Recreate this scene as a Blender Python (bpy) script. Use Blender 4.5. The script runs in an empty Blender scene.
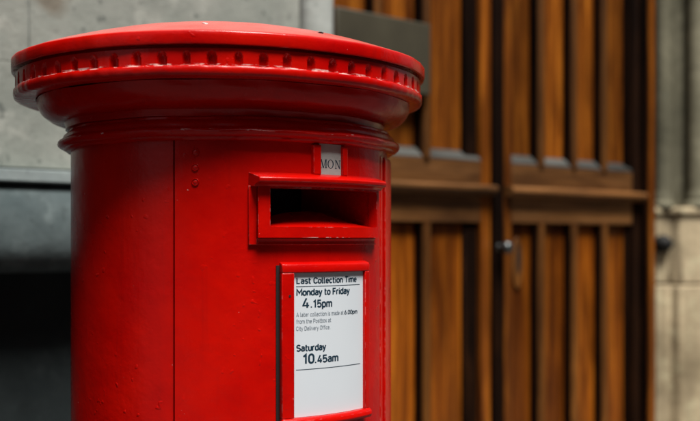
import bpy, bmesh, math, random
from mathutils import Vector, Matrix
random.seed(7)
R = math.radians
SC = bpy.context.scene
COL = SC.collection
H = 1.25                                   # eye height above the pavement

# ---------------------------------------------------------------- camera
YAW = R(40)                                # the camera looks along the wall, 40 degrees off its normal
cam_d = bpy.data.cameras.new('camera')
cam = bpy.data.objects.new('camera', cam_d); COL.objects.link(cam)
cam.location = (-0.7985, -1.2176, H)
cam.rotation_euler = (R(90), 0, -YAW)
cam_d.sensor_width = 36.0
cam_d.lens = 51.43
cam_d.shift_y = 0.0393
cam_d.clip_start = 0.02; cam_d.clip_end = 400
cam_d.dof.use_dof = True
cam_d.dof.focus_distance = 1.262
cam_d.dof.aperture_fstop = 3.0
cam_d.dof.aperture_blades = 7
SC.camera = cam

# ---------------------------------------------------------------- sky, sun, exposure
SUN_EL = R(65)
SUN_DIR = Vector((-0.19, -0.98)).normalized()           # horizontal direction towards the sun
world = bpy.data.worlds.new('World'); SC.world = world
world.use_nodes = True
nt = world.node_tree
for n in list(nt.nodes): nt.nodes.remove(n)
wo = nt.nodes.new('ShaderNodeOutputWorld'); bg = nt.nodes.new('ShaderNodeBackground')
sky = nt.nodes.new('ShaderNodeTexSky'); sky.sky_type = 'NISHITA'; sky.sun_disc = False
sky.sun_elevation = SUN_EL
sky.sun_rotation = math.atan2(SUN_DIR.x, SUN_DIR.y)
sky.dust_density = 4.0; sky.air_density = 1.0; sky.ozone_density = 1.0
hs = nt.nodes.new('ShaderNodeHueSaturation'); hs.inputs['Saturation'].default_value = 0.40
nt.links.new(sky.outputs[0], hs.inputs['Color'])
nt.links.new(hs.outputs[0], bg.inputs[0]); bg.inputs[1].default_value = 0.05
nt.links.new(bg.outputs[0], wo.inputs[0])
sd = bpy.data.lights.new('sun', 'SUN'); sd.energy = 4.2; sd.angle = R(22); sd.color = (1.0, 0.97, 0.92)
sun = bpy.data.objects.new('sun', sd); COL.objects.link(sun)
sun.rotation_euler = (Vector((SUN_DIR.x * math.cos(SUN_EL), SUN_DIR.y * math.cos(SUN_EL), math.sin(SUN_EL)))).to_track_quat('Z', 'Y').to_euler()
sun.location = (2, -4, 6)
SC.view_settings.view_transform = 'Standard'
SC.view_settings.look = 'None'
SC.view_settings.exposure = 0.52
SC.view_settings.gamma = 1.0
SC.view_settings.use_curve_mapping = False

# ---------------------------------------------------------------- helpers
def tag(o, label=None, cat=None, group=None, kind=None):
    if label: o['label'] = label
    if cat: o['category'] = cat
    if group: o['group'] = group
    if kind: o['kind'] = kind
    return o

def thing(name, label, cat, loc=(0, 0, 0), group=None):
    o = bpy.data.objects.new(name, None); COL.objects.link(o)
    o.location = loc; o.empty_display_size = 0.1
    return tag(o, label, cat, group)

def obj(name, bm, mat, parent=None, smooth=None, bevel=0.0, segs=2, label=None):
    """link a bmesh built in world coordinates as one mesh object"""
    bmesh.ops.recalc_face_normals(bm, faces=bm.faces)
    me = bpy.data.meshes.new(name)
    bm.to_mesh(me); bm.free()
    o = bpy.data.objects.new(name, me); COL.objects.link(o)
    me.materials.append(mat)
    if parent is not None:
        o.parent = parent
        base = parent
        off = Vector((0, 0, 0))
        while base is not None:
            off += base.location; base = base.parent
        o.matrix_parent_inverse = Matrix.Identity(4)
        o.location = -off
    if bevel > 0:
        m = o.modifiers.new('Bevel', 'BEVEL'); m.width = bevel; m.segments = segs
        m.limit_method = 'ANGLE'; m.angle_limit = R(40); m.harden_normals = False
    if smooth is not None or bevel > 0:
        ang = R(smooth if smooth else 40)
        for p in me.polygons: p.use_smooth = True
        bm2 = bmesh.new(); bm2.from_mesh(me)
        for e in bm2.edges:
            if len(e.link_faces) == 2 and e.calc_face_angle(0) > ang: e.smooth = False
        bm2.to_mesh(me); bm2.free()
    if label: o['label'] = label
    return o

def box(bm, x0, x1, y0, y1, z0, z1):
    v = [bm.verts.new(p) for p in ((x0, y0, z0), (x1, y0, z0), (x1, y1, z0), (x0, y1, z0), (x0, y0, z1), (x1, y0, z1), (x1, y1, z1), (x0, y1, z1))]
    for f in ((0, 3, 2, 1), (4, 5, 6, 7), (0, 1, 5, 4), (1, 2, 6, 5), (2, 3, 7, 6), (3, 0, 4, 7)):
        bm.faces.new([v[i] for i in f])

def bx(*a):
    bm = bmesh.new(); box(bm, *a); return bm

def extrude_x(prof, x0, x1, n=1):
    """closed (y,z) profile swept along X"""
    bm = bmesh.new(); rings = []
    for i in range(n + 1):
        x = x0 + (x1 - x0) * i / n
        rings.append([bm.verts.new((x, y, z)) for y, z in prof])
    k = len(prof)
    for a, b in zip(rings, rings[1:]):
        for j in range(k): bm.faces.new((a[j], a[(j + 1) % k], b[(j + 1) % k], b[j]))
    bm.faces.new(rings[0][::-1]); bm.faces.new(rings[-1])
    return bm

def extrude_z(plan, z0, z1):
    bm = bmesh.new()
    a = [bm.verts.new((x, y, z0)) for x, y in plan]; b = [bm.verts.new((x, y, z1)) for x, y in plan]
    k = len(plan)
    for j in range(k): bm.faces.new((a[j], a[(j + 1) % k], b[(j + 1) % k], b[j]))
    bm.faces.new(a[::-1]); bm.faces.new(b)
    return bm

def lathe(prof, n=160, cx=0, cy=0, wob=None):
    """(r,z) profile round the Z axis; r = 0 closes with a single vertex"""
    bm = bmesh.new(); rings = []
    for r, z in prof:
        if r < 1e-6: rings.append([bm.verts.new((cx, cy, z))]); continue
        ring = []
        for i in range(n):
            a = 2 * math.pi * i / n
            dr, dz = wob(a, r, z) if wob else (0, 0)
            ring.append(bm.verts.new((cx + (r + dr) * math.sin(a), cy - (r + dr) * math.cos(a), z + dz)))
        rings.append(ring)
    for a, b in zip(rings, rings[1:]):
        if len(a) == 1 and len(b) == 1: continue
        for i in range(n):
            j = (i + 1) % n
            if len(a) == 1: bm.faces.new((a[0], b[j], b[i]))
            elif len(b) == 1: bm.faces.new((a[i], a[j], b[0]))
            else: bm.faces.new((a[i], a[j], b[j], b[i]))
    return bm

def cyl(phi, r, z):
    """phi in degrees, 0 = the box's front (towards -Y), positive to the right"""
    a = R(phi); return (r * math.sin(a), -r * math.cos(a), z)

def cyl_prof(bm, prof, p0, p1, n=40, sink=0.0):
    """closed (r,z) profile swept round the box from phi p0 to p1, ends capped"""
    rings = []
    for i in range(n + 1):
        p = p0 + (p1 - p0) * i / n
        rings.append([bm.verts.new(cyl(p, r, z)) for r, z in prof])
    k = len(prof)
    for a, b in zip(rings, rings[1:]):
        for j in range(k): bm.faces.new((a[j], a[(j + 1) % k], b[(j + 1) % k], b[j]))
    bm.faces.new(rings[0][::-1]); bm.faces.new(rings[-1])

def cyl_box(bm, p0, p1, z0, z1, r0, r1, n=None):
    n = n or max(2, int(abs(p1 - p0)))
    cyl_prof(bm, [(r0, z0), (r1, z0), (r1, z1), (r0, z1)], p0, p1, n)

def cyl_grid(phis, zs, rf, skip=None):
    bm = bmesh.new()
    g = [[bm.verts.new(cyl(p, rf(p, z), z)) for z in zs] for p in phis]
    for i in range(len(phis) - 1):
        for j in range(len(zs) - 1):
            if skip and skip((phis[i] + phis[i + 1]) / 2, (zs[j] + zs[j + 1]) / 2): continue
            bm.faces.new((g[i][j], g[i + 1][j], g[i + 1][j + 1], g[i][j + 1]))
    return bm

def tube(bm, pts, rad, n=10, closed=False):
    pts = [Vector(p) for p in pts]; k = len(pts); rings = []
    for i, p in enumerate(pts):
        if closed: t = pts[(i + 1) % k] - pts[i - 1]
        else: t = pts[min(i + 1, k - 1)] - pts[max(i - 1, 0)]
        q = t.to_track_quat('Z', 'Y')
        rings.append([bm.verts.new(p + q @ Vector((rad * math.cos(2 * math.pi * j / n), rad * math.sin(2 * math.pi * j / n), 0))) for j in range(n)])
    m = k if closed else k - 1
    for i in range(m):
        a, b = rings[i], rings[(i + 1) % k]
        best = min(range(n), key=lambda s: (a[0].co - b[s].co).length) if closed and i == k - 1 else 0
        for j in range(n): bm.faces.new((a[j], a[(j + 1) % n], b[(j + 1 + best) % n], b[(j + best) % n]))
    if not closed: bm.faces.new(rings[0][::-1]); bm.faces.new(rings[-1])

# ---------------------------------------------------------------- materials
class NT:
    def __init__(s, name):
        s.m = bpy.data.materials.new(name); s.m.use_nodes = True
        s.t = s.m.node_tree; s.b = s.t.nodes['Principled BSDF']
        s.co = s.n('ShaderNodeTexCoord').outputs['Object']
    def n(s, kind, **kw):
        o = s.t.nodes.new(kind)
        for k, v in kw.items(): setattr(o, k, v)
        return o
    def link(s, a, b): s.t.links.new(a, b)
    def val(s, sock, v):
        if hasattr(v, 'is_output'): s.link(v, sock)
        else: sock.default_value = v
    def math(s, op, a, b=0.0, clamp=False):
        o = s.n('ShaderNodeMath', operation=op, use_clamp=clamp)
        s.val(o.inputs[0], a); s.val(o.inputs[1], b); return o.outputs[0]
    def noise(s, scale, detail=4, rough=0.55, vec=None, dist=0.0):
        o = s.n('ShaderNodeTexNoise'); o.inputs['Scale'].default_value = scale
        o.inputs['Detail'].default_value = detail; o.inputs['Roughness'].default_value = rough
        o.inputs['Distortion'].default_value = dist
        s.link(vec or s.co, o.inputs['Vector']); return o.outputs['Fac']
    def scale(s, v, vec=None):
        o = s.n('ShaderNodeMapping'); o.inputs['Scale'].default_value = v
        s.link(vec or s.co, o.inputs['Vector']); return o.outputs[0]
    def ramp(s, fac, stops):
        o = s.n('ShaderNodeValToRGB'); e = o.color_ramp.elements
        while len(e) < len(stops): e.new(0.5)
        for el, (p, c) in zip(e, stops):
            el.position = p
            el.color = (c, c, c, 1) if isinstance(c, (int, float)) else (*c, 1)
        s.val(o.inputs[0], fac); return o.outputs[0]
    def step(s, v, a, b):
        o = s.n('ShaderNodeMapRange', clamp=True); o.inputs[1].default_value = a; o.inputs[2].default_value = b
        s.link(v, o.inputs[0]); return o.outputs[0]
    def mix(s, fac, a, b, blend='MIX'):
        o = s.n('ShaderNodeMix', data_type='RGBA', blend_type=blend)
        s.val(o.inputs[0], fac)
        for i, v in ((6, a), (7, b)):
            if isinstance(v, tuple): v = (*v, 1)
            s.val(o.inputs[i], v)
        return o.outputs[2]
    def bump(s, h, strength=0.3, dist=0.002, prev=None):
        o = s.n('ShaderNodeBump'); o.inputs['Strength'].default_value = strength; o.inputs['Distance'].default_value = dist
        s.link(h, o.inputs['Height'])
        if prev is not None: s.link(prev, o.inputs['Normal'])
        return o.outputs[0]
    def done(s, col, rough=0.5, normal=None, spec=0.5, metal=0.0):
        s.val(s.b.inputs['Base Color'], (*col, 1) if isinstance(col, tuple) else col)
        s.val(s.b.inputs['Roughness'], rough)
        s.b.inputs['Specular IOR Level'].default_value = spec
        s.b.inputs['Metallic'].default_value = metal
        if normal is not None: s.link(normal, s.b.inputs['Normal'])
        return s.m
    def xyz(s):
        o = s.n('ShaderNodeSeparateXYZ'); s.link(s.co, o.inputs[0]); return o.outputs

def red_paint(name, chip_z=None, chip_amt=0.5, sheen=0.0, edge=False):
    t = NT(name)
    base = t.ramp(t.noise(9, 5, 0.6), [(0.3, (0.45, 0.0005, 0.0004)), (0.7, (0.60, 0.0042, 0.0006))])
    # grime settled in thin vertical runs and faint scuffs
    runs = t.step(t.noise(1, 4, 0.6, t.scale((60, 60, 3))), 0.60, 0.80)
    col = t.mix(t.math('MULTIPLY', runs, 0.22), base, (0.12, 0.004, 0.006))
    if sheen:                               # dome top lightened in colour to imitate reflected sky and wall
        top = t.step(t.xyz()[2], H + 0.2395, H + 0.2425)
        col = t.mix(t.math('MULTIPLY', top, t.math('ADD', t.math('MULTIPLY', t.noise(12, 5, 0.65), 0.8), sheen - 0.4)), col, (0.72, 0.22, 0.19))
    # chips through to pale undercoat
    ch = t.step(t.noise(150, 3, 0.6), 0.70 if sheen else 0.745, 0.77)
    big = t.step(t.noise(16, 3, 0.6), 0.5, 0.62)
    chips = t.math('MULTIPLY', ch, big)
    if edge:                               # arrises rubbed through the paint
        bv = t.n('ShaderNodeBevel', samples=6); bv.inputs['Radius'].default_value = 0.0016
        ge = t.n('ShaderNodeNewGeometry')
        dp = t.n('ShaderNodeVectorMath', operation='DOT_PRODUCT')
        t.link(bv.outputs[0], dp.inputs[0]); t.link(ge.outputs['True Normal'], dp.inputs[1])
        em = t.step(t.math('SUBTRACT', 1.0, dp.outputs['Value']), 0.04, 0.14)
        en = t.math('MULTIPLY', t.step(t.noise(95, 5, 0.7), 0.50, 0.60), t.step(t.noise(17, 3, 0.6), 0.42, 0.56))
        chips = t.math('MAXIMUM', chips, t.math('MULTIPLY', em, en))
    if chip_z is not None:
        z = t.xyz()[2]
        for zz, half in chip_z:
            d = t.math('ABSOLUTE', t.math('SUBTRACT', z, zz + H))
            near = t.math('SUBTRACT', 1.0, t.step(d, half * 0.55, half))
            n1 = t.step(t.noise(1, 5, 0.7, t.scale((55, 55, 240))), 0.66 - 0.16 * chip_amt, 0.70 - 0.14 * chip_amt)
            chips = t.math('MAXIMUM', chips, t.math('MULTIPLY', near, n1))
    col = t.mix(t.math('MULTIPLY', chips, 0.85), col, (0.80, 0.52, 0.48))
    rough = t.math('ADD', t.math("MULTIPLY", t.noise(14, 4), 0.20), 0.16)
    n = t.bump(t.noise(24, 5, 0.55), 0.34, 0.004)
    n = t.bump(t.noise(1, 3, 0.5, t.scale((140, 140, 9))), 0.10, 0.0015, n)
    n = t.bump(t.noise(170, 3, 0.5), 0.10, 0.0012, n)
    blob = t.math('MULTIPLY', t.step(t.noise(110, 1, 0.4), 0.70, 0.78), t.step(t.noise(6, 2, 0.5), 0.50, 0.62))
    n = t.bump(blob, 0.5, 0.0010, n)
    return t.done(col, rough, n, 0.30)

def stone(name, c0, c1, pit=0.4, stain=None, rough=0.85, bump=0.5, streak=0.25):
    t = NT(name)
    col = t.ramp(t.noise(3.2, 8, 0.62), [(0.3, c0), (0.7, c1)])
    col = t.mix(t.math('MULTIPLY', t.step(t.noise(1, 5, 0.6, t.scale((14, 14, 1.4))), 0.5, 0.8), streak), col, tuple(v * 0.45 for v in c0))
    col = t.mix(t.math('MULTIPLY', t.step(t.noise(8, 7, 0.7, None, 0.6), 0.50, 0.66), 0.40), col, tuple(v * 0.62 for v in c0))
    col = t.mix(t.math('MULTIPLY', t.step(t.noise(13, 6, 0.65, None, 0.4), 0.56, 0.66), 0.40), col, tuple(min(0.7, v * 1.3) for v in c1))
    fine = t.noise(160, 4, 0.7)
    col = t.mix(t.math('MULTIPLY', t.step(fine, 0.5, 0.75), 0.25), col, tuple(v * 0.6 for v in c0))
    spots = t.math('MULTIPLY', t.step(t.noise(42, 2, 0.5), 0.655, 0.72), pit)
    col = t.mix(spots, col, (0.03, 0.04, 0.04))
    if stain:
        for (x, z, r, sc) in stain:
            o = t.n('ShaderNodeVectorMath', operation='DISTANCE')
            t.link(t.co, o.inputs[0]); o.inputs[1].default_value = (x, 0.8, z + H)
            d = t.math('ADD', o.outputs['Value'], t.math('MULTIPLY', t.math('SUBTRACT', t.noise(14, 4), 0.5), r * 1.2))
            m = t.math('SUBTRACT', 1.0, t.step(d, r * 0.5, r))
            col = t.mix(t.math('MULTIPLY', m, 0.75), col, sc)
    n = t.bump(t.noise(22, 6, 0.6), bump, 0.006)
    n = t.bump(fine, bump * 0.6, 0.0015, n)
    return t.done(col, rough, n, 0.3)

def wood(name, dark, mid, light, rough=0.38, vertical=True, spec=0.3):
    t = NT(name)
    oi = t.n('ShaderNodeObjectInfo').outputs['Random']
    off = t.n('ShaderNodeVectorMath', operation='ADD'); t.link(t.co, off.inputs[0])
    cmb = t.n('ShaderNodeCombineXYZ')
    for i in range(3): t.link(t.math('MULTIPLY', oi, 7.0 + 3 * i), cmb.inputs[i])
    t.link(cmb.outputs[0], off.inputs[1]); v = off.outputs[0]
    sc = (26, 26, 1.5) if vertical else (1.5, 26, 26)
    g = t.noise(1, 6, 0.65, t.scale(sc, v), 1.2)
    col = t.ramp(g, [(0.28, dark), (0.5, mid), (0.72, light)])
    sc2 = (160, 160, 5) if vertical else (5, 160, 160)
    fine = t.noise(1, 3, 0.6, t.scale(sc2, v))
    col = t.mix(t.math('MULTIPLY', t.step(fine, 0.5, 0.75), 0.45), col, dark)
    blot = t.step(t.noise(1, 5, 0.6, t.scale((9, 9, 2.2) if vertical else (2.2, 9, 9), v)), 0.44, 0.72)
    col = t.mix(t.math('MULTIPLY', blot, 0.72), col, tuple(x * 0.5 for x in dark))
    hsv = t.n('ShaderNodeHueSaturation'); t.link(col, hsv.inputs['Color'])
    t.link(t.math('ADD', t.math('MULTIPLY', oi, 0.65), 0.62), hsv.inputs['Value'])
    n = t.bump(fine, 0.3, 0.001)
    return t.done(hsv.outputs[0], rough, n, spec)

M_RED = red_paint('red_gloss_paint')
M_REDEDGE = red_paint('red_paint_rubbed_edges', edge=True)
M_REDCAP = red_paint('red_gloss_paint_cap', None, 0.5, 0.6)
M_REDBAND = red_paint('red_paint_chipped_band', [(0.2012, 0.0020)], 1.0)
M_REDCOL = red_paint('red_paint_chipped_collar', [(0.131, 0.0018)], 0.30)
t = NT('white_enamel'); M_CARD = t.done(t.ramp(t.noise(5, 3), [(0.3, (0.66, 0.71, 0.76)), (0.7, (0.71, 0.755, 0.795))]), 0.35, None, 0.4)
t = NT('navy_ink'); M_INK = t.done(t.ramp(t.noise(60), [(0.3, (0.005, 0.024, 0.045)), (0.7, (0.010, 0.036, 0.062))]), 0.5)
t = NT('grey_ink'); M_GREYINK = t.done(t.ramp(t.noise(60), [(0.3, (0.16, 0.20, 0.24)), (0.7, (0.20, 0.24, 0.28))]), 0.5)
t = NT('tab_enamel'); M_TAB = t.done(t.ramp(t.noise(40, 4), [(0.35, (0.36, 0.40, 0.38)), (0.7, (0.46, 0.50, 0.48))]), 0.4)
t = NT('slot_inside'); M_DARK = t.done(t.ramp(t.noise(20), [(0.3, (0.010, 0.004, 0.004)), (0.7, (0.02, 0.008, 0.008))]), 0.7)
t = NT('pale_chip'); M_CHIP = t.done(t.ramp(t.noise(90), [(0.3, (0.62, 0.5, 0.48)), (0.7, (0.8, 0.74, 0.72))]), 0.6)
t = NT('dark_chip'); M_DCHIP = t.done(t.ramp(t.noise(90), [(0.3, (0.03, 0.03, 0.035)), (0.7, (0.09, 0.08, 0.08))]), 0.6)
M_STONE = stone('grey_limestone', (0.24, 0.265, 0.235), (0.41, 0.415, 0.37), 0.5, [(0.075, 0.505, 0.05, (0.17, 0.14, 0.10))])
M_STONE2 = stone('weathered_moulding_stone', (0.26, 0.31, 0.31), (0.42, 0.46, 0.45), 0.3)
M_STONE3 = stone('dark_moulding_stone', (0.055, 0.075, 0.078), (0.15, 0.18, 0.18), 0.4)  # darker blue-grey than the ledge stone
M_PLINTH = stone('very_dark_stone', (0.012, 0.018, 0.019), (0.030, 0.038, 0.038), 0.3)  # even, near-black grey stone
M_YSTONE = stone('buff_sandstone', (0.25, 0.195, 0.115), (0.62, 0.50, 0.32), 0.35, None, 0.85, 0.5, 0.5)
M_SHAFT = stone('olive_grey_stone', (0.085, 0.08, 0.05), (0.25, 0.23, 0.155), 0.35, None, 0.85, 0.5, 0.5)
M_PALESHAFT = stone('pale_shaft_stone', (0.40, 0.43, 0.40), (0.50, 0.52, 0.49), 0.2)
M_OAK = wood('varnished_oak_panel', (0.040, 0.008, 0.0012), (0.22, 0.060, 0.005), (0.50, 0.165, 0.015))
M_OAKH = wood('varnished_oak_rail', (0.06, 0.022, 0.008), (0.20, 0.085, 0.025), (0.32, 0.145, 0.05), 0.42, False)
M_OAKD = wood('dark_oak_painted_shade', (0.003, 0.0015, 0.001), (0.010, 0.004, 0.002), (0.040, 0.014, 0.004), 0.7, True, 0.05)  # near-black oak; shade on muntin and stile sides is in its colour
M_OAKL = wood('orange_varnished_oak', (0.045, 0.008, 0.001), (0.25, 0.062, 0.004), (0.55, 0.165, 0.012), 0.34)
M_OAKB = wood('brown_oak_bead', (0.03, 0.010, 0.003), (0.16, 0.058, 0.011), (0.32, 0.120, 0.022), 0.5, True, 0.2)
M_GREYWOOD = wood('weathered_oak_sky_grey', (0.03, 0.028, 0.024), (0.065, 0.066, 0.060), (0.12, 0.12, 0.112), 0.5, False)  # worn grey oak with reflected sky mixed into the colour
t = NT('olive_painted_plate'); M_PLATE = t.done(t.ramp(t.noise(6, 6), [(0.3, (0.040, 0.034, 0.020)), (0.7, (0.072, 0.063, 0.038))]), 0.55)
t = NT('worn_steel'); M_STEEL = t.done(t.ramp(t.noise(30), [(0.3, (0.10, 0.11, 0.11)), (0.7, (0.18, 0.19, 0.19))]), 0.35, None, 0.5, 0.9)
t = NT('black_iron'); M_IRON = t.done(t.ramp(t.noise(30), [(0.3, (0.008, 0.008, 0.008)), (0.7, (0.022, 0.020, 0.018))]), 0.6, None, 0.25)
t = NT('window_glass'); M_GLASS = t.done(t.ramp(t.noise(2), [(0.3, (0.01, 0.012, 0.014)), (0.7, (0.03, 0.035, 0.04))]), 0.08)
t = NT('dark_brick'); M_BRICK = t.done(t.ramp(t.noise(3, 6), [(0.3, (0.10, 0.06, 0.045)), (0.7, (0.17, 0.10, 0.075))]), 0.85)
t = NT('paving'); M_PAVE = t.done(t.ramp(t.noise(4, 8, 0.65), [(0.3, (0.035, 0.036, 0.037)), (0.7, (0.07, 0.07, 0.07))]), 0.8, t.bump(t.noise(90, 5), 0.4, 0.003))
t = NT('asphalt'); M_ASPH = t.done(t.ramp(t.noise(120, 5, 0.7), [(0.3, (0.03, 0.03, 0.032)), (0.7, (0.07, 0.07, 0.072))]), 0.85, t.bump(t.noise(200, 4), 0.6, 0.005))

# ---------------------------------------------------------------- ground
bm = bmesh.new()
box(bm, -150, 150, -150, -2.604, -0.3, -0.12)
tag(obj('road', bm, M_ASPH), kind='structure')
bm = bmesh.new()
box(bm, -60, 60, -2.6, -2.45, -0.3, 0.0)
tag(obj('kerb', bm, M_STONE2, bevel=0.012), kind='structure')
bm = bmesh.new()                           # flagstones with open joints on one bed
for i in range(-14, 20):
    for j in range(6):
        x = i * 0.66 + (0.33 if j % 2 else 0); y = -2.44 + j * 0.54
        box(bm, x + 0.003, x + 0.657, y + 0.003, min(y + 0.537, 0.79), -0.06, -0.002 - random.random() * 0.003)
tag(obj('pavement', bm, M_PAVE), kind='structure')
bm = bmesh.new(); box(bm, -60, 60, -2.449, 150, -0.3, -0.012)
tag(obj('ground', bm, M_ASPH), kind='structure')

# ---------------------------------------------------------------- stone wall on the left
YW = 0.80
XE = 0.728                                 # where the wall ends at the door jamb
wall = thing('stone_wall', 'grey limestone wall with a ledge and rounded plinth moulding behind the pillar box', 'wall', (-1.5, YW, 0))
bm = bmesh.new()
courses = [0.145, 0.3615, 0.70, 1.05, 1.42, 1.8, 2.2, 2.7]
cuts = [[-4.0, -2.9, -1.9, -1.05, -0.42, 0.37, XE], [-4.0, -3.2, -2.3, -1.5, -0.75, 0.025, XE]]
for k, (z0, z1) in enumerate(zip(courses, courses[1:])):
    c = cuts[k % 2]
    for x0, x1 in zip(c, c[1:]):
        box(bm, x0 + 0.0005, x1 - 0.0005, YW + random.uniform(-0.0015, 0.0015), YW + 0.3, z0 + H + 0.0005, z1 + H - 0.0005)
obj('ashlar_face', bm, M_STONE, wall, bevel=0.0012)
obj('mortar_bed', bx(-4.0, XE - 0.004, YW + 0.0025, YW + 0.29, 0.15 + H, 2.69 + H), M_STONE2, wall)
def arc(cy, cz, r, a0, a1, n):
    return [(cy + r * math.cos(R(a0 + (a1 - a0) * i / n)), cz + H + r * math.sin(R(a0 + (a1 - a0) * i / n))) for i in range(n + 1)]
lp = [(YW + 0.2, 0.1445 + H), (YW - 0.028, 0.1405 + H), (YW - 0.030, 0.139 + H), (YW - 0.030, 0.117 + H), (YW - 0.028, 0.1145 + H), (YW + 0.012, 0.1135 + H), (YW + 0.2, 0.1135 + H)]
obj('ledge', extrude_x(lp, -4.0, XE, 60), M_STONE2, wall, smooth=35)
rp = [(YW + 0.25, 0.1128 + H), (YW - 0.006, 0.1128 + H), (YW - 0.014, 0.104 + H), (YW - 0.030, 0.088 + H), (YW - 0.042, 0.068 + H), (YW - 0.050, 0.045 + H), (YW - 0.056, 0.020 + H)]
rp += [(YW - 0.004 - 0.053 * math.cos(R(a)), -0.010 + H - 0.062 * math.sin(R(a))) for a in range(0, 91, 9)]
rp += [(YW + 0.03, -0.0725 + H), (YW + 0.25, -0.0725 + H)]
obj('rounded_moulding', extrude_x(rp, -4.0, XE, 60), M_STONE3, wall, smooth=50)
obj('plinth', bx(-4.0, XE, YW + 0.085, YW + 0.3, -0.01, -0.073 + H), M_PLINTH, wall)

# unseen buttress added to darken the left of the box; houses over the road
bt = thing('added_buttress', 'added unseen dark buttress that darkens the left side of the pillar box', 'buttress', (-0.8, 0.5, 0))
obj('added_buttress_block', bx(-1.15, -0.50, 0.02, YW - 0.1, -0.01, 3.2), M_PLINTH, bt, bevel=0.01)
obj('added_buttress_slope', extrude_x([(YW - 0.1, 3.203), (0.0, 3.203), (0.0, 3.25), (YW - 0.1, 3.75)], -1.16, -0.49), M_PLINTH, bt, bevel=0.01)
hb = thing('brick_terrace', 'dark brick terrace of houses over the road behind the camera', 'building', (0, -9.5, 0))
obj('facade', bx(-30, 30, -15, -9.5, -0.13, 12.5), M_BRICK, hb)
for i in range(-9, 10):
    for k in range(4):
        w = obj('window', bx(i * 3 - 0.55, i * 3 + 0.55, -9.52, -9.46, 0.9 + k * 2.8, 2.6 + k * 2.8), M_PALESHAFT, hb)
        obj('pane', bx(i * 3 - 0.46, i * 3 + 0.46, -9.455, -9.45, 1.0 + k * 2.8, 2.5 + k * 2.8), M_GLASS, w)
# ---------------------------------------------------------------- doorway
YD = YW + 0.12
lj = thing('stone_jamb', 'pale round stone shaft between the grey wall and the wooden doors', 'door jamb', (0.79, YW, 0), 'stone door jambs')
obj('shaft', lathe([(0, -0.01), (0.046, -0.01), (0.046, 3.9), (0, 3.9)], 40, 0.788, YW + 0.012), M_PALESHAFT, lj, smooth=40)
obj('reveal', bx(0.735, 0.842, YW + 0.06, YW + 0.35, -0.01, 3.9), M_SHAFT, lj)

def door_leaf(name, label, x0, x1, munt, stile_l, stile_r, mw, m_right):
    """one leaf: stiles, rails, sloped sills, muntins and recessed panels"""
    t = thing(name, label, 'door', ((x0 + x1) / 2, YD, 0.12), 'pair of oak doors')
    zb, zt = 0.12, 3.6
    sl, sr = x0 + stile_l, x1 - stile_r
    obj('stile', bx(x0, sl, YD, YD + 0.06, zb, zt), M_OAK, t, bevel=0.004)
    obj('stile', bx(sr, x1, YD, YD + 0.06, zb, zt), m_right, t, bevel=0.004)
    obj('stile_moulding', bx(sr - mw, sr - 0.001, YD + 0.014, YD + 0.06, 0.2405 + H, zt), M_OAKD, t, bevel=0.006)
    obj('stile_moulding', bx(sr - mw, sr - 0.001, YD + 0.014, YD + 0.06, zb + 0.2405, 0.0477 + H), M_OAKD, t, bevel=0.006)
    # lock rails
    obj('rail', bx(sl, sr, YD + 0.001, YD + 0.06, 0.155 + H, 0.240 + H), M_OAKH, t, bevel=0.003)
    obj('rail', bx(sl, sr, YD + 0.002, YD + 0.06, 0.048 + H, 0.1548 + H), M_OAKH, t, bevel=0.003)
    obj('rail', bx(sl, sr, YD + 0.001, YD + 0.06, zb, zb + 0.24), M_OAKH, t, bevel=0.003)
    lip = [(YD + 0.0005, 0.1675 + H), (YD - 0.030, 0.164 + H), (YD - 0.036, 0.158 + H), (YD - 0.036, 0.149 + H), (YD - 0.028, 0.140 + H), (YD + 0.0005, 0.132 + H)]
    obj('ledge_moulding', extrude_x(lip, x0 + 0.001, x1 - 0.004, 8), M_OAKH, t, smooth=35)
    # panels between muntins
    edges = [sl] + [m for a in munt for m in a] + [sr]
    for i in range(0, len(edges), 2):
        a, b = edges[i], edges[i + 1]
        obj('panel', bx(a, b, YD + 0.030, YD + 0.066, 0.2405 + H, zt), M_OAK, t, bevel=0.012, segs=3)
        obj('panel', bx(a, b, YD + 0.027, YD + 0.066, zb + 0.24, 0.0478 + H), M_OAKL, t, bevel=0.012, segs=3)
        sp = [(YD + 0.0295, 0.2403 + H), (YD + 0.001, 0.2403 + H), (YD + 0.001, 0.245 + H), (YD + 0.0295, 0.272 + H)]
        obj('panel_sill', extrude_x(sp, a + 0.001, b - 0.001, 4), M_GREYWOOD, t, smooth=30)
    for a, b in munt:
        for z0, z1 in ((0.2405 + H, zt), (zb + 0.24, 0.0478 + H)):
            obj('muntin', extrude_z([(a, YD + 0.066), (a, YD + 0.010), (a + 0.006, YD + 0.004), (b - 0.006, YD + 0.004), (b, YD + 0.010), (b, YD + 0.066)], z0, z1), M_OAKD, t)  # shaded sides are coloured near-black; the brown bead is the front
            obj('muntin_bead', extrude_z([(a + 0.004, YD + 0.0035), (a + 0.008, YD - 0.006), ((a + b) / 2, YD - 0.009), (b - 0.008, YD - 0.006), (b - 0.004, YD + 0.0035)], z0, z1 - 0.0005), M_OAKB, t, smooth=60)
    return t

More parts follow.
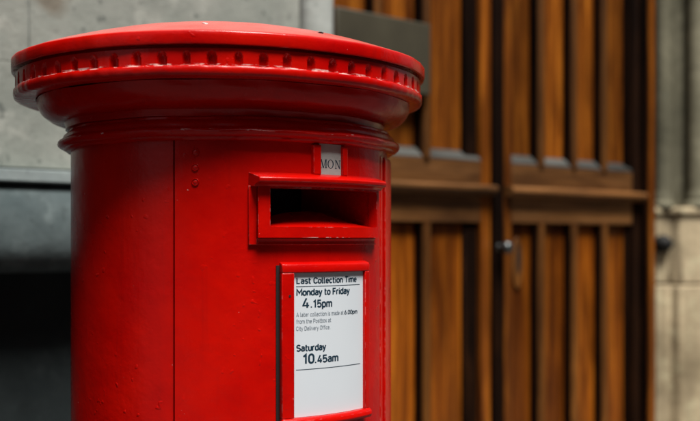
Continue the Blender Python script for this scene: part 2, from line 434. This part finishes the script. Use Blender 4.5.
left = door_leaf('oak_door', 'left oak door leaf carrying a blank olive plate, half hidden by the pillar box', 0.86, 1.578,
                 [(1.082, 1.118), (1.276, 1.312)], 0.07, 0.046, 0.062, M_OAK)
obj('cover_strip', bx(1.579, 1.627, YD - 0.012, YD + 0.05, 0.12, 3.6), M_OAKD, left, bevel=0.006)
kn = lathe([(0, 0), (0.013, 0.0), (0.010, 0.006), (0.009, 0.016), (0.014, 0.022), (0.0195, 0.030), (0.0200, 0.037), (0.016, 0.045), (0.008, 0.049), (0, 0.050)], 24)
bmesh.ops.rotate(kn, verts=kn.verts, cent=(0, 0, 0), matrix=Matrix.Rotation(R(90), 3, 'X'))
bmesh.ops.translate(kn, verts=kn.verts, vec=(1.604, YD - 0.012, H - 0.030))
obj('door_knob', kn, M_STEEL, left, smooth=60)
pb = bmesh.new(); box(pb, 0.925, 1.283, YD - 0.028, YD - 0.004, 0.421 + H, 0.632 + H)
obj('blank_plate', pb, M_PLATE, left, bevel=0.004)

right = door_leaf('oak_door', 'right oak door leaf with an oval lock plate, next to the stone jamb', 1.642, 2.395,
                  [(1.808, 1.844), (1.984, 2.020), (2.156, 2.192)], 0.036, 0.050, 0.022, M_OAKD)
def oval_plate(cx, y0, y1, cz, rx, rz, n=32):
    bm = bmesh.new()
    f = [bm.verts.new((cx + rx * math.cos(2 * math.pi * i / n), y0, cz + rz * math.sin(2 * math.pi * i / n))) for i in range(n)]
    g = [bm.verts.new((v.co.x, y1, v.co.z)) for v in f]
    bm.faces.new(f); bm.faces.new(g[::-1])
    for i in range(n): bm.faces.new((f[i], f[(i + 1) % n], g[(i + 1) % n], g[i]))
    return bm
esc = obj('lock_plate', oval_plate(1.728, YD + 0.018, YD + 0.0265, H - 0.082, 0.026, 0.085), M_OAKB, right, bevel=0.003)
obj('keyhole', oval_plate(1.731, YD + 0.0165, YD + 0.0178, H - 0.070, 0.010, 0.050), M_IRON, esc)
fr = thing('door_frame', 'dark oak door frame round the pair of panelled doors', 'door frame', (1.64, YD, 0))
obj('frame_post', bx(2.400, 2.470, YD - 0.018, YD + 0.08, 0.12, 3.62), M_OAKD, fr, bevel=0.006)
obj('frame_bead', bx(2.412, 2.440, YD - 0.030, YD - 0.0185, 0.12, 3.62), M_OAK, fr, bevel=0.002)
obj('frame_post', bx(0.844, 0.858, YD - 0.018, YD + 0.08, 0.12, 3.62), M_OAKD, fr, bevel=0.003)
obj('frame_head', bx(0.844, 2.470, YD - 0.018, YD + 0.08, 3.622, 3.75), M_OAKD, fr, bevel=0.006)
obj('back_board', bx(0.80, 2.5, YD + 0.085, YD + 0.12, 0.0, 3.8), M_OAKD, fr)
st = thing('door_step', 'worn stone step below the oak doors', 'step', (1.64, YD, 0))
obj('tread', bx(0.845, 2.47, YW - 0.1, YD + 0.1, -0.01, 0.115), M_YSTONE, st, bevel=0.012)

rj = thing('stone_jamb', 'buff stone jamb with slender shafts on a plain block, right of the doors', 'door jamb', (2.6, YW, 0), 'stone door jambs')
ZS = 0.115                                 # top of the jamb's block
plan = [(2.474, YD + 0.12), (2.474, YD - 0.005), (2.535, YD - 0.03), (2.545, YD - 0.075), (2.64, YD - 0.13), (2.66, YD - 0.2), (2.9, YD - 0.24), (2.9, YD + 0.12)]
obj('plain_block', extrude_z(plan, -0.01, -0.175 + H), M_YSTONE, rj, bevel=0.008)
obj('plain_block', extrude_z(plan, -0.172 + H, 0.082 + H), M_YSTONE, rj, bevel=0.008)
obj('block_cap', extrude_z([(x - (0.008 if x < 2.8 else 0), y - (0.008 if y < YD + 0.1 else 0)) for x, y in plan], 0.0825 + H, ZS + H), M_YSTONE, rj, bevel=0.010)
plan2 = [(2.474, YD + 0.12), (2.478, YD + 0.03), (2.55, YD + 0.02), (2.60, YD - 0.04), (2.655, YD - 0.06), (2.70, YD - 0.14), (2.9, YD - 0.2), (2.9, YD + 0.12)]
obj('hollow', extrude_z(plan2, ZS + H + 0.0005, 3.9), M_SHAFT, rj)
for (sx, sy, sr) in ((2.527, YD - 0.006, 0.030), (2.628, YD - 0.086, 0.034)):
    pr = [(0, ZS + H), (sr * 1.45, ZS + H + 0.0006), (sr * 1.5, ZS + H + 0.012), (sr * 1.28, ZS + H + 0.022), (sr * 1.12, ZS + H + 0.030), (sr * 1.22, ZS + H + 0.040), (sr * 1.02, ZS + H + 0.052), (sr, ZS + H + 0.07), (sr, 3.9), (0, 3.9)]
    obj('shaft', lathe(pr, 32, sx, sy), M_SHAFT, rj, smooth=50)
rw = thing('stone_wall', 'plain buff stone wall right of the door jamb at the edge of the picture', 'wall', (3.6, 0.7, 0))
obj('ashlar_face', bx(2.902, 6.0, 0.66, 1.1, -0.01, 3.95), M_YSTONE, rw, bevel=0.004)
lt = thing('stone_lintel', 'stone wall running over the oak doors above the picture', 'lintel', (1.6, YW, 3.9))
obj('ashlar_face', bx(0.735, 2.9, YW, YW + 0.3, 3.902, 4.0), M_STONE, lt)

bell = thing('door_bell', 'small dark round bell fixed on the stone jamb beside the doors', 'door bell', (2.500, YD - 0.02, H - 0.02))
b1 = lathe([(0, 0), (0.034, 0), (0.035, 0.012), (0.030, 0.018), (0.028, 0.03), (0.018, 0.040), (0, 0.044)], 28)
rotm = Matrix.Rotation(R(-22), 3, 'Z') @ Matrix.Rotation(R(90), 3, 'X')
bmesh.ops.rotate(b1, verts=b1.verts, cent=(0, 0, 0), matrix=rotm)
bmesh.ops.translate(b1, verts=b1.verts, vec=(2.504, YD - 0.0175, H - 0.022))
obj('bell_case', b1, M_IRON, bell, smooth=50)
b2 = lathe([(0, 0), (0.011, 0), (0.010, 0.006), (0, 0.008)], 20)
bmesh.ops.rotate(b2, verts=b2.verts, cent=(0, 0, 0), matrix=rotm)
bmesh.ops.translate(b2, verts=b2.verts, vec=(2.504 - 0.0165, YD - 0.0175 - 0.041, H - 0.020))
obj('bell_push', b2, M_STEEL, bell, smooth=50)

# ---------------------------------------------------------------- the pillar box
pbx = thing('post_box', 'red cast iron pillar post box with a fluted round cap and white collection notice', 'post box', (0, 0, 0))
RB, RD = 0.2243, 0.2275                    # body and door radii
S0, S1, SZ0, SZ1 = -22.0, 19.6, 0.0138, 0.0620   # the posting slot
G0, G1 = -51.75, -51.0
phis = sorted(set([-180 + 2.0 * i for i in range(181)] + [S0, S1, G0 - 0.05, G0, G1, G1 + 0.05]))
zs = [0.02, 0.35, 0.7, 1.0, H - 0.1, H + SZ0, H + SZ1, H + 0.1, H + 0.122]
def body_r(p, z): return 0.205 if G0 - 0.01 <= p <= G1 + 0.01 else RB
bm = cyl_grid(phis, zs, body_r, lambda p, z: S0 < p < S1 and H + SZ0 < z < H + SZ1)
obj('body', bm, M_RED, pbx, smooth=35)
obj('base_plinth', lathe([(0.2242, 0.02), (0.262, 0.02), (0.262, 0.16), (0.255, 0.18), (0.240, 0.19), (0.236, 0.21), (0.2242, 0.215)], 120), M_RED, pbx, smooth=35)
bm = bmesh.new()
DZ0, DZ1 = 0.24, H + 0.1215
for a in ((-50.95, S0, DZ0, DZ1), (S1, 28.3, DZ0, DZ1), (S0, S1, DZ0, H + SZ0), (S0, S1, H + SZ1, DZ1)):
    cyl_box(bm, *a, RB - 0.004, RD)
door = obj('door', bm, M_RED, pbx, smooth=35)
bm = bmesh.new()                           # edge strip along the hinge side
cyl_prof(bm, [(RB - 0.003, DZ0), (0.2275, DZ0), (0.2275, H + 0.109), (0.2265, H + 0.113), (RB - 0.003, H + 0.113)], 29.2, 32.2, 6)
cyl_prof(bm, [(RB - 0.003, DZ0), (0.2302, DZ0), (0.2302, H + 0.106), (0.2290, H + 0.111), (RB - 0.003, H + 0.111)], 32.6, 46.0, 14)
obj('hinge_strip', bm, M_REDEDGE, pbx, bevel=0.0012)
for z in (0.1045, 0.0860, 0.0680):
    x, y, zz = cyl(-44.4, RD, H + z)
    q = Vector((x, y, 0)).to_track_quat('Z', 'Y').to_matrix()
    rv = lathe([(0, 0.0016), (0.0022, 0.0014), (0.0030, 0.0006), (0.0034, 0.0006), (0.0040, 0.0018), (0.0046, 0.0012), (0.0049, -0.001)], 20)
    bmesh.ops.rotate(rv, verts=rv.verts, cent=(0, 0, 0), matrix=q)
    bmesh.ops.translate(rv, verts=rv.verts, vec=(x, y, zz))
    obj('rivet', rv, M_RED, pbx, smooth=50)

# collar and cornice under the cap
def wob1(a, r, z):
    return (0.0006 * math.sin(7 * a + 1) * math.sin(3 * a) + 0.0004 * math.sin(23 * a + z * 300), 0.0004 * math.sin(11 * a))
col = [(RB - 0.004, 0.1195), (0.2310, 0.1195), (0.2335, 0.1215), (0.2340, 0.1235), (0.2385, 0.1240), (0.2410, 0.1262), (0.2425, 0.1290), (0.2420, 0.1312),
       (0.2395, 0.1335), (0.2365, 0.1345), (0.2350, 0.1365), (0.2345, 0.1385), (0.2328, 0.1415), (0.2300, 0.1440), (0.2280, 0.1455), (0.2276, 0.1480), (0.2262, 0.1492), (0.222, 0.1495)]
obj('collar', lathe([(r, z + H) for r, z in col], 200, wob=wob1), M_REDCOL, pbx, smooth=40)
off = (-0.0055, 0.0038)
cor = [(0.220, 0.1490), (0.2248, 0.1495), (0.2250, 0.1550)]
for i in range(0, 11):
    a = R(90 * i / 10)
    cor.append((0.2268 + 0.036 * math.sin(a), 0.1865 - 0.0285 * math.cos(a)))
cor += [(0.2632, 0.1878), (0.262, 0.1882)]
obj('cornice', lathe([(r, z + H) for r, z in cor], 200, *off, wob=wob1), M_RED, pbx, smooth=40)

# fluted band, with sunk arched niches
CO = (-0.0105, 0.0075)                     # the cap sits a little off the body's axis
NF = 60
bm = bmesh.new()
nphi = NF * 24
zrows = [0.1995 + 0.0275 * i / 40 for i in range(41)]
RBAND = 0.2848
def niche(p, z):
    u = ((p + 2.2) / (360.0 / NF)) % 1.0 - 0.5
    x = u * (2 * math.pi * RBAND / NF)
    fi = int(math.floor((p + 2.2) / (360.0 / NF)))
    hw, top = 0.0055 + 0.0006 * math.sin(fi * 2.7), 0.2176 + 0.0007 * math.sin(fi * 4.1)
    x += 0.0007 * math.sin(fi * 1.9)
    zc = top - 1.9 * hw
    d = hw - (abs(x) if z < zc else math.hypot(x, (z - zc) / 1.9))
    if d <= 0: return 0.0
    return -(0.0066 + 0.0009 * math.sin(fi * 3.3)) * min(1.0, (d / 0.0022)) ** 0.7 * (0.6 + 0.4 * math.sqrt(max(0.0, 1 - (x / hw) ** 2)))
rows = []
for z in zrows:
    rows.append([])
    for i in range(nphi):
        p = 360.0 * i / nphi
        r = RBAND + niche(p, z) - (0.008 if z > 0.2212 else 0.0)
        a = R(p)
        rows[-1].append(bm.verts.new((CO[0] + r * math.sin(a), CO[1] - r * math.cos(a), z + H)))
for a, b in zip(rows, rows[1:]):
    for i in range(nphi):
        j = (i + 1) % nphi
        bm.faces.new((a[i], a[j], b[j], b[i]))
obj('fluted_band', bm, M_REDBAND, pbx, smooth=60)
random.seed(3)
ph = [random.uniform(0, 6.28) for _ in range(8)]
def wob2(a, r, z):
    k = 0.0003 * math.sin(19 * a + ph[0]) + 0.0002 * math.sin(41 * a + ph[1]) + 0.0002 * math.sin(87 * a + ph[2])
    return (k, 0.00025 * math.sin(31 * a + ph[3]) + 0.0002 * math.sin(57 * a + ph[4]) if z > H + 0.195 else 0.0003 * math.sin(13 * a))
lipb = [(0.258, 0.1890), (0.2775, 0.1878), (0.2805, 0.1880), (0.2852, 0.1893), (0.2868, 0.1920), (0.2873, 0.1960), (0.2869, 0.1992), (0.2857, 0.2006), (0.2825, 0.2012), (0.270, 0.2013)]
obj('lower_lip', lathe([(r, z + H) for r, z in lipb], 720, *CO, wob=wob2), M_REDBAND, pbx, smooth=50)
def wob3(a, r, z):
    return (0.0004 * math.sin(17 * a + ph[5]) + 0.0003 * math.sin(43 * a + ph[6]), 0.0005 * math.sin(5 * a + ph[7]) * (1 if r > 0.28 else 0))
dome = [(0.270, 0.2262), (0.2845, 0.2258), (0.2882, 0.2242), (0.2898, 0.2250), (0.2904, 0.2274), (0.2904, 0.2345), (0.2902, 0.2385), (0.2893, 0.2402), (0.2875, 0.2412)]
for i in range(1, 25):
    r = 0.2875 * (1 - i / 24)
    dome.append((r, 0.2412 + 0.0545 * (1 - (r / 0.2875) ** 2)))
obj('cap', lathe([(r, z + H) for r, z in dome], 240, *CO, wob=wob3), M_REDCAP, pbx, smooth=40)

# chips in the cap's paint
def flake(name, az, rr, size, mat, zs=0.0012):
    r = rr; a = R(az)
    z = 0.2412 + 0.0545 * (1 - (r / 0.2875) ** 2) + H
    bm = bmesh.new()
    bmesh.ops.create_icosphere(bm, subdivisions=2, radius=size)
    for v in bm.verts:
        k = 1 + random.uniform(-0.3, 0.3)
        v.co = Vector((v.co.x * k * 1.4, v.co.y * k, v.co.z * 0.5))
    bmesh.ops.translate(bm, verts=bm.verts, vec=(CO[0] + r * math.sin(a), CO[1] - r * math.cos(a), z))
    obj(name, bm, mat, pbx, smooth=60)
flake('paint_chip', -38, 0.235, 0.0026, M_CHIP)
flake('paint_chip', -3, 0.245, 0.0030, M_DCHIP)

# posting slot: hood, surround, lining
z = lambda v: v + H
bm = bmesh.new()
cyl_prof(bm, [(RD - 0.002, z(0.0812)), (0.2325, z(0.0795)), (0.2495, z(0.0745)), (0.2510, z(0.0730)), (0.2510, z(0.0690)), (0.2500, z(0.0675)), (0.2460, z(0.0665)), (0.2420, z(0.0645)), (0.2405, z(0.0628)), (RD - 0.002, z(0.0628))], -25.6, 20.9, 50)
# splay the hood's ends towards the body
for v in bm.verts:
    r = math.hypot(v.co.x, v.co.y); p = math.degrees(math.atan2(v.co.x, -v.co.y))
    if p < -25.5 or p > 20.8:
        s = -1 if p < 0 else 1
        p += s * 2.6 * (0.251 - r) / 0.024
        v.co.x, v.co.y, _ = cyl(p, r, 0)
obj('slot_hood', bm, M_REDEDGE, pbx, bevel=0.0008)
bm = bmesh.new()
RF = 0.2395
for a in ((-25.6, S0, z(0.0005), z(0.0627)), (S1, 20.9, z(0.0005), z(0.0627)), (S0, S1, z(0.0005), z(SZ0)), (S0, S1, z(SZ1 - 0.0008), z(0.0627))):
    cyl_box(bm, *a, RD - 0.003, RF, 30 if a[1] - a[0] > 20 else 5)
obj('slot_frame', bm, M_REDEDGE, pbx, smooth=35)
bm = bmesh.new()
cyl_box(bm, -28.2, -25.62, z(-0.0085), z(0.0640), RD - 0.003, 0.2315, 4)
cyl_box(bm, 20.92, 23.0, z(-0.0085), z(0.0640), RD - 0.003, 0.2315, 4)
cyl_prof(bm, [(RD - 0.003, z(-0.0085)), (0.2320, z(-0.0085)), (0.2320, z(-0.0035)), (0.2345, z(-0.0015)), (0.2345, z(0.0003)), (RD - 0.003, z(0.0003))], -25.6, 20.9, 40)
obj('slot_backplate', bm, M_REDEDGE, pbx, bevel=0.0008)
bm = bmesh.new()                           # chute floor rises inwards like a weather baffle
n, m = 30, 10
g = []
for i in range(n + 1):
    p = S0 + (S1 - S0) * i / n; u = 2 * i / n - 1
    g.append([])
    for j in range(m + 1):
        s = j / m
        lift = 0.018 * (max(0.0, 1 - abs(u) ** 2.4)) ** 0.6 + 0.003
        g[-1].append(bm.verts.new(cyl(p, 0.2386 - 0.058 * s, z(SZ0 - 0.0003) + lift * s)))
for i in range(n):
    for j in range(m): bm.faces.new((g[i][j], g[i + 1][j], g[i + 1][j + 1], g[i][j + 1]))
obj('slot_floor', bm, M_RED, pbx, smooth=60)
for p in (S0 - 0.02, S1 + 0.02):           # cheeks of the slot and the dark inside
    bm = bmesh.new()
    bm.faces.new([bm.verts.new(cyl(p, r, zz)) for r, zz in ((0.238, z(SZ0)), (0.12, z(SZ0 - 0.02)), (0.12, z(0.09)), (0.238, z(SZ1)))])
    obj('slot_cheek', bm, M_RED, pbx)
bm = bmesh.new()
cyl_prof(bm, [(0.223, z(SZ1 + 0.0005)), (0.223, z(SZ1 + 0.002)), (0.12, z(0.092)), (0.115, z(0.092)), (0.115, z(-0.02)), (0.119, z(-0.02)), (0.119, z(0.088))], S0 - 2, S1 + 2, 24)
obj('slot_lining', bm, M_DARK, pbx)

# day tab above the hood
bm = bmesh.new(); cyl_box(bm, -4.7, 4.2, z(0.0790), z(0.1190), RD - 0.002, 0.2288, 8)
tab = obj('day_tab', bm, M_TAB, pbx, smooth=35)
for a, b in ((-7.4, -4.6), (4.1, 6.2)):
    bm = bmesh.new(); cyl_box(bm, a, b, z(0.0795), z(0.1170), RD - 0.002, 0.2335, 4)
    obj('tab_holder', bm, M_REDEDGE, pbx, bevel=0.0012)

def stroke_letters(glyphs, p0, p1, zb, ht, r):
    """serif capitals from filled strokes, wrapped on the cylinder"""
    bm = bmesh.new()
    W = p1 - p0
    for polys in glyphs:
        for poly in polys:
            vs = [bm.verts.new(cyl(p0 + W * x, r, zb + ht * y)) for x, y in poly]
            bm.faces.new(vs)
    return bm
def q(x0, y0, x1, y1, w): return [(x0 - w / 2, y0), (x0 + w / 2, y0), (x1 + w / 2, y1), (x1 - w / 2, y1)]
def serif(x, y, w): return [(x - w / 2, y), (x + w / 2, y), (x + w / 2, y + 0.06), (x - w / 2, y + 0.06)]
Mg = [q(0.05, 0, 0.05, 1, 0.022), q(0.07, 1, 0.17, 0, 0.045), q(0.17, 0, 0.27, 1, 0.022), q(0.285, 0, 0.285, 1, 0.045), serif(0.05, 0, 0.09), serif(0.285, 0, 0.10), serif(0.05, 0.94, 0.07), serif(0.285, 0.94, 0.09)]
Og = []
for i in range(28):
    a, b = 2 * math.pi * i / 28, 2 * math.pi * (i + 1) / 28
    P = lambda t, k: (0.50 + (0.145 if k else 0.098) * math.cos(t), 0.5 + (0.52 if k else 0.475) * math.sin(t))
    Og.append([P(a, 0), P(a, 1), P(b, 1), P(b, 0)])
Ng = [q(0.75, 0, 0.75, 1, 0.024), q(0.755, 1, 0.945, 0, 0.050), q(0.945, 0, 0.945, 1, 0.024), serif(0.75, 0, 0.09), serif(0.745, 0.94, 0.08), serif(0.945, 0.94, 0.09)]
obj('lettering', stroke_letters([Mg, Og, Ng], -4.55, 4.05, z(0.0885), 0.0108, 0.22895), M_INK, tab)

# collection notice: raised frame, white card, lettering
RC = 0.2335                                # card face
C0, C1, CZ0, CZ1 = -14.4, 13.5, -0.2225, -0.0432
bm = bmesh.new()
FZ0, FZ1, F0, F1 = -0.235, -0.0298, -18.4, 15.8
RFm = 0.2378
def side_prof(z0, z1): return [(RD - 0.002, z0), (RFm, z0), (RFm, z1), (RD - 0.002, z1)]
cyl_prof(bm, side_prof(z(CZ0), z(CZ1)), F0, C0, 5)
cyl_prof(bm, side_prof(z(CZ0), z(CZ1)), C1, F1, 4)
cyl_prof(bm, [(RD - 0.002, z(CZ1)), (RFm, z(CZ1)), (RFm + 0.0008, z(-0.0350)), (RFm - 0.001, z(-0.0318)), (RD + 0.003, z(FZ1)), (RD - 0.002, z(FZ1))], F0, F1, 34)
cyl_prof(bm, [(RD - 0.002, z(FZ0)), (RFm + 0.002, z(FZ0 + 0.001)), (RFm + 0.0045, z(FZ0 + 0.004)), (RFm + 0.0040, z(CZ0 - 0.003)), (RFm + 0.001, z(CZ0)), (RD - 0.002, z(CZ0))], F0, F1, 34)
obj('notice_frame', bm, M_REDEDGE, pbx, bevel=0.0012)
bm = bmesh.new(); cyl_box(bm, F0 - 1.1, F0 - 0.05, z(FZ0), z(FZ1 - 0.004), RD - 0.002, 0.2292, 3)
obj('frame_shade_strip', bm, M_DARK, pbx)  # dark strip in place of the shadow line beside the frame
bm = bmesh.new(); cyl_box(bm, C0 + 0.01, C1 - 0.01, z(CZ0 + 0.0003), z(CZ1 - 0.0003), RD - 0.001, RC, 27)
card = obj('notice_card', bm, M_CARD, pbx, smooth=35)
bm = lathe([(0, 0.0004), (0.0016, 0.0004), (0.0016, -0.002)], 12)
x, y, _ = cyl(-15.9, RFm, 0)
bmesh.ops.rotate(bm, verts=bm.verts, cent=(0, 0, 0), matrix=Vector((x, y, 0)).to_track_quat('Z', 'Y').to_matrix())
bmesh.ops.translate(bm, verts=bm.verts, vec=(x, y, z(-0.0715)))
obj('screw_hole', bm, M_DARK, pbx)

def arcp(cx, cy, rx, ry, a0, a1, n=9):
    return [(cx + rx * math.cos(R(a0 + (a1 - a0) * i / n)), cy + ry * math.sin(R(a0 + (a1 - a0) * i / n))) for i in range(n + 1)]
def oval(cx, cy, rx, ry, k=0.0):
    """closed round-cornered bowl with straight sides of half height k"""
    return arcp(cx, cy + k, rx, ry - k, 0, 180, 10) + arcp(cx, cy - k, rx, ry - k, 180, 360, 10) + [(cx + rx, cy + k)]
XH = 0.72
# centre lines of a plain road-sign style alphabet: (advance, strokes); capitals are 1 high
GL = {
 'L': (0.58, [[(0.08, 1), (0.08, 0.05), (0.52, 0.05)]]),
 'T': (0.62, [[(0.02, 0.95), (0.60, 0.95)], [(0.31, 0.95), (0.31, 0)]]),
 'M': (0.86, [[(0.08, 0), (0.08, 0.97), (0.43, 0.36), (0.78, 0.97), (0.78, 0)]]),
 'F': (0.58, [[(0.08, 0), (0.08, 0.95), (0.54, 0.95)], [(0.08, 0.51), (0.48, 0.51)]]),
 'A': (0.70, [[(0.03, 0), (0.35, 0.97), (0.67, 0)], [(0.14, 0.28), (0.56, 0.28)]]),
 'P': (0.66, [[(0.08, 0), (0.08, 0.95), (0.36, 0.95)] + arcp(0.36, 0.69, 0.24, 0.26, 90, -90) + [(0.08, 0.43)]]),
 'D': (0.70, [[(0.08, 0.05), (0.08, 0.95), (0.34, 0.95)] + arcp(0.34, 0.65, 0.28, 0.30, 90, 0) + arcp(0.34, 0.35, 0.28, 0.30, 0, -90) + [(0.08, 0.05)]]),
 'C': (0.66, [arcp(0.35, 0.67, 0.27, 0.28, 15, 180) + arcp(0.35, 0.33, 0.27, 0.28, 180, 345)]),
 'O': (0.72, [oval(0.36, 0.5, 0.28, 0.45, 0.17)]),
 'S': (0.64, [arcp(0.32, 0.725, 0.24, 0.225, 25, 180) + arcp(0.32, 0.70, 0.24, 0.18, 180, 262, 5) + arcp(0.32, 0.28, 0.25, 0.235, 82, 0, 6) + arcp(0.32, 0.28, 0.25, 0.23, 0, -155)]),
 'a': (0.56, [arcp(0.27, 0.50, 0.20, 0.18, 150, 0) + [(0.47, 0)], [(0.47, 0.40), (0.26, 0.40)] + arcp(0.26, 0.225, 0.18, 0.175, 90, 270) + [(0.32, 0.05), (0.47, 0.14)]]),
 'b': (0.58, [[(0.08, 1), (0.08, 0)], oval(0.29, 0.36, 0.21, 0.32, 0.10)]),
 'd': (0.58, [[(0.50, 1), (0.50, 0)], oval(0.29, 0.36, 0.21, 0.32, 0.10)]),
 'p': (0.58, [[(0.08, XH), (0.08, -0.26)], oval(0.29, 0.36, 0.21, 0.32, 0.10)]),
 'o': (0.56, [oval(0.28, 0.36, 0.21, 0.32, 0.10)]),
 'e': (0.56, [[(0.08, 0.37), (0.48, 0.37), (0.48, 0.46)] + arcp(0.28, 0.46, 0.20, 0.22, 0, 180) + arcp(0.28, 0.27, 0.20, 0.23, 180, 325)]),
 'c': (0.52, [arcp(0.28, 0.45, 0.20, 0.23, 35, 180) + arcp(0.28, 0.27, 0.20, 0.23, 180, 325)]),
 's': (0.50, [arcp(0.25, 0.53, 0.18, 0.155, 30, 250) + arcp(0.25, 0.205, 0.19, 0.165, 70, -150)]),
 't': (0.40, [[(0.14, 0.95), (0.14, 0.20)] + arcp(0.27, 0.18, 0.13, 0.13, 180, 270, 5) + [(0.36, 0.05)], [(0.02, 0.67), (0.36, 0.67)]]),
 'l': (0.28, [[(0.09, 1), (0.09, 0.17)] + arcp(0.20, 0.16, 0.11, 0.11, 180, 270, 5) + [(0.26, 0.05)]]),
 'i': (0.22, [[(0.11, XH), (0.11, 0)], [(0.11, 1.0), (0.11, 0.88)]]),
 'n': (0.56, [[(0.08, XH), (0.08, 0)], [(0.08, 0.45)] + arcp(0.28, 0.47, 0.20, 0.21, 160, 0) + [(0.48, 0)]]),
 'h': (0.56, [[(0.08, 1), (0.08, 0)], [(0.08, 0.45)] + arcp(0.28, 0.47, 0.20, 0.21, 160, 0) + [(0.48, 0)]]),
 'm': (0.86, [[(0.08, XH), (0.08, 0)], [(0.08, 0.48)] + arcp(0.25, 0.50, 0.17, 0.18, 160, 0) + [(0.42, 0)], [(0.42, 0.48)] + arcp(0.60, 0.50, 0.18, 0.18, 160, 0) + [(0.78, 0)]]),
 'u': (0.56, [[(0.08, XH), (0.08, 0.25)] + arcp(0.28, 0.25, 0.20, 0.21, 180, 340) + [(0.48, 0.27)], [(0.48, XH), (0.48, 0)]]),
 'r': (0.40, [[(0.08, XH), (0.08, 0)], [(0.08, 0.45)] + arcp(0.26, 0.47, 0.18, 0.21, 160, 55)]),
 'f': (0.36, [[(0.14, 0), (0.14, 0.80)] + arcp(0.27, 0.82, 0.13, 0.13, 180, 90, 5) + [(0.34, 0.95)], [(0.02, 0.67), (0.34, 0.67)]]),
 'v': (0.52, [[(0.03, XH), (0.26, 0.02), (0.49, XH)]]),
 'x': (0.52, [[(0.05, XH), (0.47, 0)], [(0.05, 0), (0.47, XH)]]),
 'y': (0.52, [[(0.03, XH), (0.26, 0.06)], [(0.49, XH), (0.22, -0.14), (0.15, -0.22), (0.05, -0.22)]]),
 '1': (0.56, [[(0.12, 0.74), (0.36, 0.95), (0.36, 0)]]),
 '0': (0.62, [oval(0.31, 0.5, 0.24, 0.45, 0.17)]),
 '4': (0.66, [[(0.40, 1.0), (0.11, 0.24)], [(0.05, 0.24), (0.63, 0.24)], [(0.47, 0.56), (0.47, 0)]]),
 '5': (0.62, [[(0.53, 0.95), (0.12, 0.95), (0.10, 0.50), (0.20, 0.57)] + arcp(0.30, 0.325, 0.24, 0.275, 85, -90) + arcp(0.30, 0.28, 0.23, 0.23, 270, 205, 5)]),
 '6': (0.62, [[(0.42, 0.97), (0.12, 0.50)], oval(0.31, 0.32, 0.23, 0.27, 0.03)]),
 '.': (0.26, [[(0.13, 0.0), (0.13, 0.15)]]),
 ' ': (0.28, []),
}
def ribbon(bm, pts, w, f):
    """a flat stroke of width w along pts, mitred at its corners"""
    pts = [p for i, p in enumerate(pts) if i == 0 or math.dist(p, pts[i - 1]) > 1e-4]
    closed = math.dist(pts[0], pts[-1]) < 2e-3 and len(pts) > 4
    if closed: pts = pts[:-1]
    k = len(pts); L = []
    for i in range(k):
        a = Vector(pts[i - 1]) if (i or closed) else None
        c = Vector(pts[(i + 1) % k]) if (i < k - 1 or closed) else None
        p = Vector(pts[i])
        d1 = (p - a).normalized() if a is not None else None; d2 = (c - p).normalized() if c is not None else None
        d1 = d1 if d1 is not None else d2; d2 = d2 if d2 is not None else d1
        n1 = Vector((-d1.y, d1.x)); n2 = Vector((-d2.y, d2.x)); m = (n1 + n2)
        m = m.normalized() if m.length > 1e-6 else n1
        s = (w / 2) / max(0.45, m.dot(n1))
        L.append((bm.verts.new(f(p + m * s)), bm.verts.new(f(p - m * s))))
    for i in range(k if closed else k - 1):
        a, b = L[i], L[(i + 1) % k]
        bm.faces.new((a[0], a[1], b[1], b[0]))
def text(s, p0, p1, zb, cap, w=0.13, mat=None):
    """one run of letters: phi range, base line and capital height"""
    adv = 0.0; runs = []
    for ch in s:
        a, st = GL[ch]
        for q_ in st: runs.append([(x + adv, y) for x, y in q_])
        adv += a + 0.05
    xs = [x for q_ in runs for x, y in q_]; x0, x1 = min(xs), max(xs)
    bm = bmesh.new()
    for k, q_ in enumerate(runs):
        rr = RC + 0.00022 + 0.000012 * (k % 5)
        ribbon(bm, q_, w, lambda v: cyl(p0 + (p1 - p0) * (v[0] - x0) / (x1 - x0), rr, z(zb + cap * v[1])))
    for f in bm.faces:
        f.normal_update()
    obj('lettering', bm, mat or M_INK, card)
def rule(p0, p1, zz, h=0.0007):
    bm = bmesh.new(); cyl_box(bm, p0, p1, z(zz - h / 2), z(zz + h / 2), RC - 0.0005, RC + 0.0002, 20)
    obj('rule_line', bm, M_INK, card)
text('Last Collection Time', -13.2, 10.0, -0.0566, 0.0073, 0.185)
rule(-13.5, 11.8, -0.0603)
text('Monday to Friday', -13.2, 6.7, -0.0712, 0.0079, 0.20)
text('4', -11.4, -9.1, -0.0867, 0.0118, 0.15)
text('.15pm', -8.3, -0.8, -0.0867, 0.0092, 0.185)
text('A later collection is made at', -13.4, 4.1, -0.0976, 0.0052, 0.11, M_GREYINK)
text('6.00pm', 4.6, 10.4, -0.0976, 0.0052, 0.16)
text('from the Postbox at', -13.4, -1.0, -0.1060, 0.0052, 0.11, M_GREYINK)
text('City Delivery Office.', -13.4, -1.4, -0.1148, 0.0052, 0.11, M_GREYINK)
text('Saturday', -13.2, -3.1, -0.1404, 0.0079, 0.20)
text('10', -11.0, -7.5, -0.1561, 0.0117, 0.19)
text('.45am', -6.8, 1.7, -0.1561, 0.0092, 0.185)
rule(-13.5, 12.0, -0.1634)
